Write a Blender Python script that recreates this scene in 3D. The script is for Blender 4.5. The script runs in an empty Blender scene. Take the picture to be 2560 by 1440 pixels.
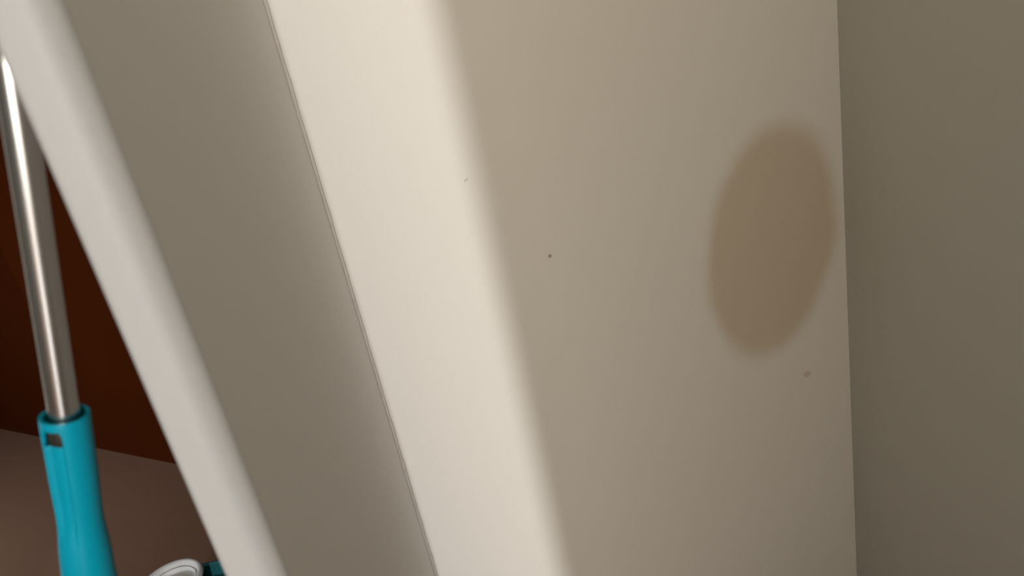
import bpy, bmesh, math, random
from mathutils import Vector, Matrix, Quaternion

random.seed(4)
scene = bpy.context.scene
COL = scene.collection

# ------------------------------------------------------------------ camera
EYE = Vector((0, 0, 1.34))
PITCH = math.radians(21.05)
ROLL_C, ROLL_S = 0.9782, 0.2079
cd = bpy.data.cameras.new('camera')
cam = bpy.data.objects.new('camera', cd)
COL.objects.link(cam)
x0 = Vector((1, 0, 0))
u0 = Vector((0, math.sin(PITCH), math.cos(PITCH)))
fw = Vector((0, math.cos(PITCH), -math.sin(PITCH)))
cr = ROLL_C * x0 - ROLL_S * u0
cu = ROLL_S * x0 + ROLL_C * u0
m = Matrix((cr, cu, -fw)).transposed().to_4x4()
m.translation = EYE
cam.matrix_world = m
cd.sensor_width = 36
cd.lens = 1850 * 36 / 2560
cd.clip_start = 0.02
cd.dof.use_dof = True
cd.dof.focus_distance = 1.25
cd.dof.aperture_fstop = 4.6
scene.camera = cam

# ------------------------------------------------------------------ world, lights, exposure
w = bpy.data.worlds.new('world')
scene.world = w
w.use_nodes = True
bg = w.node_tree.nodes['Background']
bg.inputs[0].default_value = (0.95, 0.88, 0.74, 1)
bg.inputs[1].default_value = 0.10

def light(name, kind, loc, energy, color, target=None, **kw):
    d = bpy.data.lights.new(name, kind)
    d.energy = energy
    d.color = color
    for k, v in kw.items():
        setattr(d, k, v)
    o = bpy.data.objects.new(name, d)
    COL.objects.link(o)
    o.location = loc
    if target is not None:
        o.rotation_euler = (Vector(target) - Vector(loc)).to_track_quat('-Z', 'Y').to_euler()
    return o

# lamp of the room behind the photographer: its light reaches the corner through that room's doorway
light('room_lamp', 'POINT', (0.22, -5.5, 1.55), 720, (0.985, 0.995, 1.03), shadow_soft_size=0.065)
# window of the same room
light('room_window', 'AREA', (-0.7, -5.8, 1.7), 50, (1.0, 0.93, 0.78), target=(-0.6, 0, 1.45),
      shape='RECTANGLE', size=1.5, size_y=1.5)
# added upright fill light at the wall behind the photographer
light('rear_fill', 'AREA', (0.11, -0.88, 1.6), 3.6, (1.0, 0.94, 0.80), target=(0.11, 1, 1.6),
      shape='RECTANGLE', size=0.07, size_y=1.4)
# added round fill light overhead, above the corner
light('overhead_fill', 'AREA', (0.0, 0.42, 2.5), 2.0, (1.0, 0.94, 0.82), target=(0.0, 0.42, 0), shape='DISK', size=0.3)
# added free-standing light panel, gives daylight to the room beyond the doorway
light('far_fill', 'AREA', (-2.45, 1.55, 0.85), 17, (0.95, 0.97, 1.03), target=(-1.95, 2.25, 0.5),
      shape='RECTANGLE', size=0.5, size_y=0.9)

scene.view_settings.view_transform = 'Standard'
scene.view_settings.look = 'None'
scene.view_settings.gamma = 1
scene.view_settings.use_curve_mapping = False
scene.view_settings.exposure = 0.18

# ------------------------------------------------------------------ materials
def mat(name, color, rough=0.5, metal=0.0, spec=0.5, noise=None, bump=None):
    mt = bpy.data.materials.new(name)
    mt.use_nodes = True
    nt = mt.node_tree
    b = nt.nodes['Principled BSDF']
    b.inputs['Base Color'].default_value = (*color, 1)
    b.inputs['Roughness'].default_value = rough
    b.inputs['Metallic'].default_value = metal
    b.inputs['Specular IOR Level'].default_value = spec
    if noise or bump:
        tc = nt.nodes.new('ShaderNodeTexCoord')
    if noise:
        scale, amt = noise
        n = nt.nodes.new('ShaderNodeTexNoise')
        n.inputs['Scale'].default_value = scale
        n.inputs['Detail'].default_value = 4
        nt.links.new(tc.outputs['Object'], n.inputs['Vector'])
        mx = nt.nodes.new('ShaderNodeMix')
        mx.data_type = 'RGBA'
        mx.inputs[6].default_value = (*[c * (1 - amt) for c in color], 1)
        mx.inputs[7].default_value = (*[min(1, c * (1 + amt)) for c in color], 1)
        nt.links.new(n.outputs[0], mx.inputs[0])
        nt.links.new(mx.outputs[2], b.inputs['Base Color'])
    if bump:
        scale, dist = bump
        n = nt.nodes.new('ShaderNodeTexNoise')
        n.inputs['Scale'].default_value = scale
        n.inputs['Detail'].default_value = 3
        nt.links.new(tc.outputs['Object'], n.inputs['Vector'])
        bp = nt.nodes.new('ShaderNodeBump')
        bp.inputs['Distance'].default_value = dist
        bp.inputs['Strength'].default_value = 0.5
        nt.links.new(n.outputs[0], bp.inputs['Height'])
        nt.links.new(bp.outputs[0], b.inputs['Normal'])
    return mt

WALL = (0.80, 0.755, 0.68)
M_wall = mat('painted_plaster', WALL, 0.85, spec=0.2, noise=(3, 0.02), bump=(90, 0.0006))
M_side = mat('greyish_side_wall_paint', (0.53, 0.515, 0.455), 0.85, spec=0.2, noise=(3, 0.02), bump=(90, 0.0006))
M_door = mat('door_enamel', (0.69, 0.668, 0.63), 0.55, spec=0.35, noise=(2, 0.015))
def dimmed_edge(mt, origin, axis, lo, hi, colr):
    """base colour darkened along the free edge of the door to lower its lit brightness, fading over lo..hi metres along the leaf"""
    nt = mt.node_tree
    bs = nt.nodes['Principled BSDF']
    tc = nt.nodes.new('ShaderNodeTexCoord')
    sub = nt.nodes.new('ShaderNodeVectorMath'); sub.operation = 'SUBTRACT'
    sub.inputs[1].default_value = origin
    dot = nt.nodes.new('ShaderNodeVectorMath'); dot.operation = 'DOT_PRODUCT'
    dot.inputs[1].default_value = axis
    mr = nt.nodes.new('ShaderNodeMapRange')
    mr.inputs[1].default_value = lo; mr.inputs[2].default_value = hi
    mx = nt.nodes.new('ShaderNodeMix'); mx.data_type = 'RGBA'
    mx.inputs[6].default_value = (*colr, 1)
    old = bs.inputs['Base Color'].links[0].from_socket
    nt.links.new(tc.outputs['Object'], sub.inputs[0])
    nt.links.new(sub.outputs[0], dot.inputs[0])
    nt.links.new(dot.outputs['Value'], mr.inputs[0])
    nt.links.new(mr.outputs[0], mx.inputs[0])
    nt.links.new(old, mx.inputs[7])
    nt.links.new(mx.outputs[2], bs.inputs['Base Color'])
M_bead = mat('joint_bead', (0.76, 0.71, 0.66), 0.6, noise=(60, 0.10))
M_floor = mat('brown_floor', (0.120, 0.067, 0.042), 0.42, noise=(6, 0.06))
M_brown = mat('dark_brown_finish', (0.026, 0.0055, 0.0011), 0.9, spec=0.0, noise=(5, 0.12))
M_ceil = mat('ceiling_paint', (0.78, 0.75, 0.70), 0.9)
M_steel = mat('brushed_steel', (0.62, 0.61, 0.58), 0.24, 1.0)
M_teal = mat('teal_plastic', (0.0, 0.26, 0.36), 0.35, spec=0.25, noise=(40, 0.03))
M_tealdark = mat('teal_bucket_plastic', (0.0, 0.075, 0.085), 0.5)
M_dark = mat('lock_button_plastic', (0.020, 0.017, 0.010), 0.5, noise=(300, 0.2))
M_grey = mat('grey_plastic', (0.50, 0.51, 0.50), 0.5, noise=(30, 0.05))
M_strand = mat('microfibre', (0.75, 0.76, 0.76), 0.95)

def patch_wall(name):
    """painted wall with a brown oval patch and three small paint chips (object coordinates: x, z in metres)"""
    mt = mat(name, WALL, 0.85, spec=0.2, bump=(90, 0.0006))
    nt = mt.node_tree
    b = nt.nodes['Principled BSDF']
    N = nt.nodes.new
    L = nt.links.new
    tc = N('ShaderNodeTexCoord')
    sep = N('ShaderNodeSeparateXYZ')
    nz = N('ShaderNodeTexNoise')
    nz.inputs['Scale'].default_value = 9
    nz.inputs['Detail'].default_value = 2
    L(tc.outputs['Object'], nz.inputs['Vector'])
    va = N('ShaderNodeVectorMath'); va.operation = 'MULTIPLY_ADD'
    va.inputs[1].default_value = (0.014, 0.0, 0.014)
    L(nz.outputs[1], va.inputs[0])
    L(tc.outputs['Object'], va.inputs[2])
    L(va.outputs[0], sep.inputs[0])
    sep2 = N('ShaderNodeSeparateXYZ')
    L(tc.outputs['Object'], sep2.inputs[0])
    def math_(op, a, b_=None):
        n = N('ShaderNodeMath'); n.operation = op
        for i, v in enumerate((a, b_)):
            if v is None: continue
            if isinstance(v, (int, float)): n.inputs[i].default_value = v
            else: L(v, n.inputs[i])
        return n.outputs[0]
    def ellipse(s, cx, cz, rx, rz, tilt):
        dx = math_('SUBTRACT', s.outputs[0], cx)
        dz = math_('SUBTRACT', s.outputs[2], cz)
        c, sn = math.cos(tilt), math.sin(tilt)
        p = math_('SUBTRACT', math_('MULTIPLY', dx, c), math_('MULTIPLY', dz, sn))
        q = math_('ADD', math_('MULTIPLY', dx, sn), math_('MULTIPLY', dz, c))
        p = math_('DIVIDE', p, rx); q = math_('DIVIDE', q, rz)
        return math_('SQRT', math_('ADD', math_('MULTIPLY', p, p), math_('MULTIPLY', q, q)))
    def mask(d, lo, hi):
        n = N('ShaderNodeMapRange'); n.interpolation_type = 'SMOOTHSTEP'
        n.inputs[1].default_value = lo; n.inputs[2].default_value = hi
        n.inputs[3].default_value = 1; n.inputs[4].default_value = 0
        L(d, n.inputs[0])
        return n.outputs[0]
    def layer(prev, fac, colr):
        n = N('ShaderNodeMix'); n.data_type = 'RGBA'
        if isinstance(prev, tuple): n.inputs[6].default_value = (*prev, 1)
        else: L(prev, n.inputs[6])
        n.inputs[7].default_value = (*colr, 1)
        L(fac, n.inputs[0])
        return n.outputs[2]
    patch = mask(ellipse(sep, 0.470, 0.855, 0.113, 0.214, math.radians(11)), 0.85, 1.15)
    col = layer(WALL, patch, (0.63, 0.53, 0.405))
    for cx, cz, rx, rz, tl, cc in ((0.0757, 0.9178, 0.0032, 0.0042, 0.3, (0.38, 0.34, 0.28)),
                                   (-0.0372, 1.0784, 0.0052, 0.0018, -0.6, (0.60, 0.55, 0.49)),
                                   (0.5135, 0.5788, 0.009, 0.008, 0.0, (0.66, 0.58, 0.50))):
        col = layer(col, mask(ellipse(sep2, cx, cz, rx, rz, tl), 0.5, 1.2), cc)
    L(col, b.inputs['Base Color'])
    return mt

# ------------------------------------------------------------------ mesh helpers
def mesh_obj(name, bm, material, parent=None, smooth=False):
    me = bpy.data.meshes.new(name)
    bmesh.ops.recalc_face_normals(bm, faces=bm.faces)
    bm.to_mesh(me)
    bm.free()
    me.materials.append(material)
    if smooth:
        me.polygons.foreach_set('use_smooth', [True] * len(me.polygons))
        me.set_sharp_from_angle(angle=math.radians(40))
    o = bpy.data.objects.new(name, me)
    COL.objects.link(o)
    if parent is not None:
        o.parent = parent
    return o

def structure(o, label, cat):
    o['kind'] = 'structure'; o['label'] = label; o['category'] = cat
    return o

def thing(name, label, cat, loc, quat=None):
    o = bpy.data.objects.new(name, None)
    COL.objects.link(o)
    o.empty_display_size = 0.1
    o.location = loc
    if quat is not None:
        o.rotation_mode = 'QUATERNION'
        o.rotation_quaternion = quat
    o['label'] = label; o['category'] = cat
    return o

def add_box(bm, lo, hi):
    vs = [bm.verts.new((x, y, z)) for z in (lo[2], hi[2]) for y in (lo[1], hi[1]) for x in (lo[0], hi[0])]
    for f in ((0, 2, 3, 1), (4, 5, 7, 6), (0, 1, 5, 4), (1, 3, 7, 5), (3, 2, 6, 7), (2, 0, 4, 6)):
        bm.faces.new([vs[i] for i in f])

def add_prism(bm, pts, z0, z1):
    """vertical prism over a plan outline"""
    a = [bm.verts.new((x, y, z0)) for x, y in pts]
    b = [bm.verts.new((x, y, z1)) for x, y in pts]
    n = len(pts)
    bm.faces.new(a[::-1]); bm.faces.new(b)
    for i in range(n):
        bm.faces.new((a[i], a[(i + 1) % n], b[(i + 1) % n], b[i]))

def add_lathe(bm, prof, seg=48, closed=False, cx=0, cy=0):
    rings = []
    for r, z in prof:
        if r < 1e-6:
            rings.append([bm.verts.new((cx, cy, z))] * seg)
        else:
            rings.append([bm.verts.new((cx + r * math.cos(2 * math.pi * k / seg), cy + r * math.sin(2 * math.pi * k / seg), z)) for k in range(seg)])
    pairs = list(zip(rings, rings[1:]))
    if closed:
        pairs.append((rings[-1], rings[0]))
    for A, B in pairs:
        for k in range(seg):
            q = (A[k], A[(k + 1) % seg], B[(k + 1) % seg], B[k])
            f = []
            for v in q:
                if v not in f: f.append(v)
            if len(f) >= 3: bm.faces.new(f)

def rounded(pts, radii, n=8):
    """round the corners of a plan outline"""
    out = []
    k = len(pts)
    for i, (p, r) in enumerate(zip(pts, radii)):
        p = Vector(p); a = Vector(pts[i - 1]); b = Vector(pts[(i + 1) % k])
        if r <= 0:
            out.append((p.x, p.y)); continue
        u = (a - p).normalized(); v = (b - p).normalized()
        ang = u.angle(v)
        t = r / math.tan(ang / 2)
        c = p + (u + v).normalized() * (r / math.sin(ang / 2))
        s = p + u * t; e = p + v * t
        a0 = math.atan2(s.y - c.y, s.x - c.x); a1 = math.atan2(e.y - c.y, e.x - c.x)
        d = (a1 - a0 + math.pi) % (2 * math.pi) - math.pi
        for j in range(n + 1):
            th = a0 + d * j / n
            out.append((c.x + r * math.cos(th), c.y + r * math.sin(th)))
    return out

# ------------------------------------------------------------------ the setting
H = 2.55
WY = 1.21            # face of the back wall
RX = 0.5955          # face of the right wall

bm = bmesh.new(); add_box(bm, (-4.2, -6.4, -0.06), (1.6, 4.6, 0.0))
structure(mesh_obj('floor', bm, M_floor), 'brown floor seen through the doorway beside the mop', 'floor')
bm = bmesh.new(); add_box(bm, (-4.2, -6.4, H), (1.6, 4.6, H + 0.06))
structure(mesh_obj('ceiling', bm, M_ceil), 'plain white ceiling above the doorway', 'ceiling')

# back wall right of the doorway (the wall with the oval patch)
bm = bmesh.new(); add_box(bm, (-0.285, WY, 0), (RX + 0.12, WY + 0.12, H))
structure(mesh_obj('wall_back', bm, patch_wall('painted_plaster_with_patch')),
          'cream painted wall with a brown oval patch beside the corner', 'wall')
# the same wall left of the doorway and above it
bm = bmesh.new()
add_box(bm, (-2.0, WY, 0), (-1.45, WY + 0.12, H))
add_box(bm, (-1.45, WY, 2.10), (-0.285, WY + 0.12, H))
structure(mesh_obj('wall_left', bm, M_wall), 'cream painted wall around the far side of the doorway', 'wall')
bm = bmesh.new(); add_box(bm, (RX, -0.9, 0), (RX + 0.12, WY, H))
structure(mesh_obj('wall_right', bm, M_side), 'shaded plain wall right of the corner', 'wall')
# wall behind the photographer, its end is the side of the opening the light comes through
bm = bmesh.new(); add_box(bm, (0.0572, -1.02, 0), (RX + 1.0, -0.9, H))
structure(mesh_obj('wall_rear', bm, M_wall), 'painted wall behind the photographer', 'wall')
# dark brown wall of the room beyond
d = Vector((1.004, -0.63)).normalized()
n = Vector((0.63, 1.004)).normalized()
p0 = Vector((-2.408, 3.086)) - d * 1.3
p1 = Vector((-1.404, 2.456)) + d * 1.6
bm = bmesh.new()
add_prism(bm, [tuple(p0), tuple(p1), tuple(p1 + n * 0.1), tuple(p0 + n * 0.1)], 0, H)
structure(mesh_obj('wall_far', bm, M_brown), 'dark brown wall of the room beyond, behind the mop pole', 'wall')

# open white door, seen edge on, hinged at the back wall
B = Vector((-0.2132, 0.450)); S = Vector((-0.2727, 1.200))
u = (S - B).normalized(); nl = Vector((-u.y, u.x))
T = 0.0377
dimmed_edge(M_door, (B.x, B.y, 0), (u.x, u.y, 0), 0.004, 0.024, (0.425, 0.415, 0.395))  # leaf colour painted darker here to tone down the lit edge
plan = [tuple(B), tuple(S), tuple(S + nl * T), tuple(B + nl * T)]
bm = bmesh.new()
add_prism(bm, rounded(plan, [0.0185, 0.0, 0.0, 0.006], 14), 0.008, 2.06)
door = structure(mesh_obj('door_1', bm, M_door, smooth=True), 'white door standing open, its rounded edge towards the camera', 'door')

# thin rounded bead closing the joint between door and wall
bm = bmesh.new()
zs = [0.0 + 2.1 * i / 140 for i in range(141)]
rings = []
for i, z in enumerate(zs):
    r = 0.0036 * (1 + 0.18 * math.sin(i * 1.7) * math.sin(i * 0.37) + random.uniform(-0.05, 0.05))
    ox = 0.0004 * math.sin(i * 0.9)
    rings.append([bm.verts.new((-0.2722 + ox + r * math.cos(a), 1.2055 + 1.1 * r * math.sin(a), z))
                  for a in [2 * math.pi * k / 12 for k in range(12)]])
for A_, B_ in zip(rings, rings[1:]):
    for k in range(12):
        bm.faces.new((A_[k], A_[(k + 1) % 12], B_[(k + 1) % 12], B_[k]))
bm.faces.new(rings[0][::-1]); bm.faces.new(rings[-1])
structure(mesh_obj('trim_1', bm, M_bead, smooth=True), 'thin uneven bead along the joint of door and wall', 'trim')

# ------------------------------------------------------------------ mop leaning on the door
MD = Vector((0.2607, 0.0129, 0.9653)).normalized()      # axis of the pole, from the floor up
FOOT = Vector((-0.6477, 0.4903, 0.0))
ZS = (Vector((-0.3449, 0.5052, 1.1215)) - FOOT).length  # rim of the sleeve along the axis
mop = thing('mop', 'mop with a steel pole and teal plastic sleeve leaning against the open door', 'mop',
            FOOT + MD * 0.0, Vector((0, 0, 1)).rotation_difference(MD))
PR = 0.0106
LEN = ZS + 0.296
SL = 0.34                                                # length of the sleeve
bm = bmesh.new()
add_lathe(bm, [(0, 0.09), (PR, 0.09), (PR, LEN - 0.03), (PR, LEN - 0.004), (PR - 0.004, LEN), (0, LEN)], 40)
o = mesh_obj('pole', bm, M_steel, mop, True); o['label'] = 'shiny steel tube of the mop'

FR = math.radians(-56)                                   # side of the sleeve turned to the camera
def smooth01(x):
    x = max(0, min(1, x)); return x * x * (3 - 2 * x)
def sleeve_r(t, th):
    """t: metres below the rim, th: angle from the front, positive to the right"""
    base = [(0, .0168), (0.004, .0171), (0.045, .0168), (0.09, .0161), (0.13, .0186), (0.18, .0205), (0.26, .0185), (0.33, .0140), (0.34, .0130)]
    r = base[-1][1]
    for (t0, r0), (t1, r1) in zip(base, base[1:]):
        if t0 <= t <= t1:
            f = smooth01((t - t0) / (t1 - t0)); r = r0 + (r1 - r0) * f; break
    # flat recess running down from the slot on the left of the front
    deg = math.degrees(th)
    g = smooth01((t - 0.012) / 0.006) * (1 - smooth01((t - 0.085) / 0.03))
    s = smooth01((-deg - 16) / 10) * smooth01((deg + 82) / 16)
    return r - 0.0042 * g * s
bm = bmesh.new()
SEG = 96
ts = [0, .0015, .004, .0065, .009, .0125, .016, .0185, .021, .025, .03, .036, .044, .052, .06, .068, .076, .084, .09, .096, .102, .11, .12, .13, .145, .16, .18, .2, .22, .24, .26, .28, .3, .32, .33, .34]
grid = []
for t in ts:
    row = []
    for k in range(SEG):
        th = -math.pi + 2 * math.pi * k / SEG
        r = sleeve_r(t, th)
        a = FR + th
        row.append(bm.verts.new((r * math.cos(a), r * math.sin(a), ZS - t)))
    grid.append(row)
for i in range(len(ts) - 1):
    for k in range(SEG):
        deg = -180 + 360 * (k + 0.5) / SEG
        tm = (ts[i] + ts[i + 1]) / 2
        if 0.0065 < tm < 0.021 and -82 < deg < -17:
            if not ((tm < .009 or tm > .0185) and (deg < -78.5 or deg > -21)):
                continue
        bm.faces.new((grid[i][k], grid[i][(k + 1) % SEG], grid[i + 1][(k + 1) % SEG], grid[i + 1][k]))
sl = mesh_obj('sleeve', bm, M_teal, mop, True)
sl['label'] = 'teal plastic sleeve with a slot near its rim'
so = sl.modifiers.new('wall_thickness', 'SOLIDIFY'); so.thickness = 0.0028; so.offset = -1
bv = sl.modifiers.new('soft_edges', 'BEVEL'); bv.width = 0.0008; bv.segments = 2; bv.limit_method = 'ANGLE'; bv.angle_limit = math.radians(50)
# button of the lock, seen through the slot
bm = bmesh.new()
prev = None
for t in (.0055, .0075, .020, .022):
    row = []
    for k in range(13):
        th = math.radians(-86 + 74 * k / 12)
        rr = 0.0132 if .006 < t < .0215 and 0 < k < 12 else 0.0122
        row.append((bm.verts.new((rr * math.cos(FR + th), rr * math.sin(FR + th), ZS - t)),
                    bm.verts.new((0.0109 * math.cos(FR + th), 0.0109 * math.sin(FR + th), ZS - t))))
    if prev:
        for k in range(12):
            bm.faces.new((prev[k][0], prev[k + 1][0], row[k + 1][0], row[k][0]))
            bm.faces.new((prev[k][1], row[k][1], row[k + 1][1], prev[k + 1][1]))
        for k in (0, 12):
            bm.faces.new((prev[k][0], row[k][0], row[k][1], prev[k][1]))
    else:
        first = row
    prev = row
for r_ in (first, prev):
    for k in range(12):
        bm.faces.new((r_[k][0], r_[k][1], r_[k + 1][1], r_[k + 1][0]))
o = mesh_obj('lock_button', bm, M_dark, sl, True); o['label'] = 'dark lock button in the slot'
# hub, plate and strands on the floor (below the picture)
bm = bmesh.new()
add_lathe(bm, [(0, 0.16), (0.017, 0.16), (0.019, 0.12), (0.03, 0.085), (0.034, 0.07), (0, 0.07)], 32)
mesh_obj('hub', bm, M_teal, mop, True)
MQ = Vector((0, 0, 1)).rotation_difference(MD).inverted()
def world_local(v):                                      # the head lies flat on the floor while the pole leans
    return MQ @ Vector(v)
bm = bmesh.new()
add_lathe(bm, [(0, 0.062), (0.05, 0.062), (0.078, 0.05), (0.08, 0.04), (0, 0.04)], 40, cx=0.02)
for v in bm.verts: v.co = world_local(v.co)
mesh_obj('head_plate', bm, M_tealdark, mop, True)
bm = bmesh.new()
for k in range(110):
    a = 2 * math.pi * k / 110 + random.uniform(-.03, .03)
    ln = random.uniform(0.11, 0.15)
    path = [(0.06, 0.042), (0.085, 0.03), (0.09 + ln * 0.3, 0.010), (0.06 + ln, 0.008)]
    pr = None
    for i, (r, z) in enumerate(path):
        aa = a + random.uniform(-.03, .03)
        c = Vector((0.02 + r * math.cos(aa), r * math.sin(aa), z))
        tt = Vector((-math.sin(aa), math.cos(aa), 0)) * 0.004
        up = Vector((0, 0, 0.004))
        ring = [bm.verts.new(world_local(c + q)) for q in (tt, up, -tt, -up)]
        if pr:
            for j in range(4): bm.faces.new((pr[j], pr[(j + 1) % 4], ring[(j + 1) % 4], ring[j]))
        pr = ring
o = mesh_obj('strands', bm, M_strand, mop, True); o['kind'] = 'stuff'

# ------------------------------------------------------------------ spin bucket beyond the door
bk = thing('mop_bucket', 'teal mop bucket with a round grey basket on the brown floor', 'bucket', (-0.917, 1.422, 0))
def oval(x0_, x1_, hy, z, inset=0):
    """stadium outline in the bucket's own coordinates"""
    pts = []
    r = hy - inset
    for k in range(25):
        a = math.pi / 2 + math.pi * k / 24
        pts.append((x0_ + r * math.cos(a), r * math.sin(a), z))
    for k in range(25):
        a = -math.pi / 2 + math.pi * k / 24
        pts.append((x1_ + r * math.cos(a), r * math.sin(a), z))
    return pts
bm = bmesh.new()
loops = [oval(0.03, .19, .094, 0.0, .018), oval(0.03, .19, .094, 0.012, .014), oval(0.03, .19, .094, 0.201, .002), oval(0.03, .19, .094, 0.204, -.004),
         oval(0.03, .19, .094, 0.214, -.004), oval(0.03, .19, .094, 0.216, .002), oval(0.03, .19, .094, 0.212, .006), oval(0.03, .19, .094, 0.02, .020)]
vl = [[bm.verts.new(p) for p in l] for l in loops]
for A_, B_ in zip(vl, vl[1:]):
    for k in range(50): bm.faces.new((A_[k], A_[(k + 1) % 50], B_[(k + 1) % 50], B_[k]))
bm.faces.new(vl[0][::-1]); bm.faces.new(vl[-1])
mesh_obj('tub', bm, M_tealdark, bk, True)
bm = bmesh.new()
prof = [(0.046, 0.10), (0.058, 0.235)]
prof += [(0.0615 + 0.0065 * math.cos(a), 0.253 + 0.0065 * math.sin(a)) for a in [math.pi * 1.5 + math.pi * 1.3 * k / 12 for k in range(13)]]
prof += [(0.0555, 0.250), (0.0540, 0.246), (0.0500, 0.249), (0.0470, 0.245), (0.044, 0.20), (0.041, 0.11), (0, 0.105), (0, 0.10)]
prof = [(r * 1.1, z) for r, z in prof]
add_lathe(bm, prof, 56, closed=False)
bm.verts.ensure_lookup_table()
o = mesh_obj('basket', bm, M_grey, bk, True); o['label'] = 'round grey basket with a ridged rim'
bm = bmesh.new()
add_lathe(bm, [(0, 0.102), (0.016, 0.102), (0.016, 0.17), (0.008, 0.185), (0, 0.187)], 24)
mesh_obj('spindle', bm, M_grey, o, True)
bm = bmesh.new()
prev = None
for k in range(33):
    a = math.pi * k / 32
    c = Vector((0.11 + 0.181 * math.cos(a), -0.121 * math.sin(a), 0.197 - 0.055 * math.sin(a)))
    tg = Vector((-0.181 * math.sin(a), -0.121 * math.cos(a), -0.055 * math.cos(a))).normalized()
    n1 = tg.cross(Vector((0, 0, 1))).normalized(); n2 = tg.cross(n1)
    ring = [bm.verts.new(c + 0.004 * (math.cos(b) * n1 + math.sin(b) * n2)) for b in [2 * math.pi * j / 8 for j in range(8)]]
    if prev:
        for j in range(8): bm.faces.new((prev[j], prev[(j + 1) % 8], ring[(j + 1) % 8], ring[j]))
    prev = ring
mesh_obj('handle', bm, M_grey, bk, True)
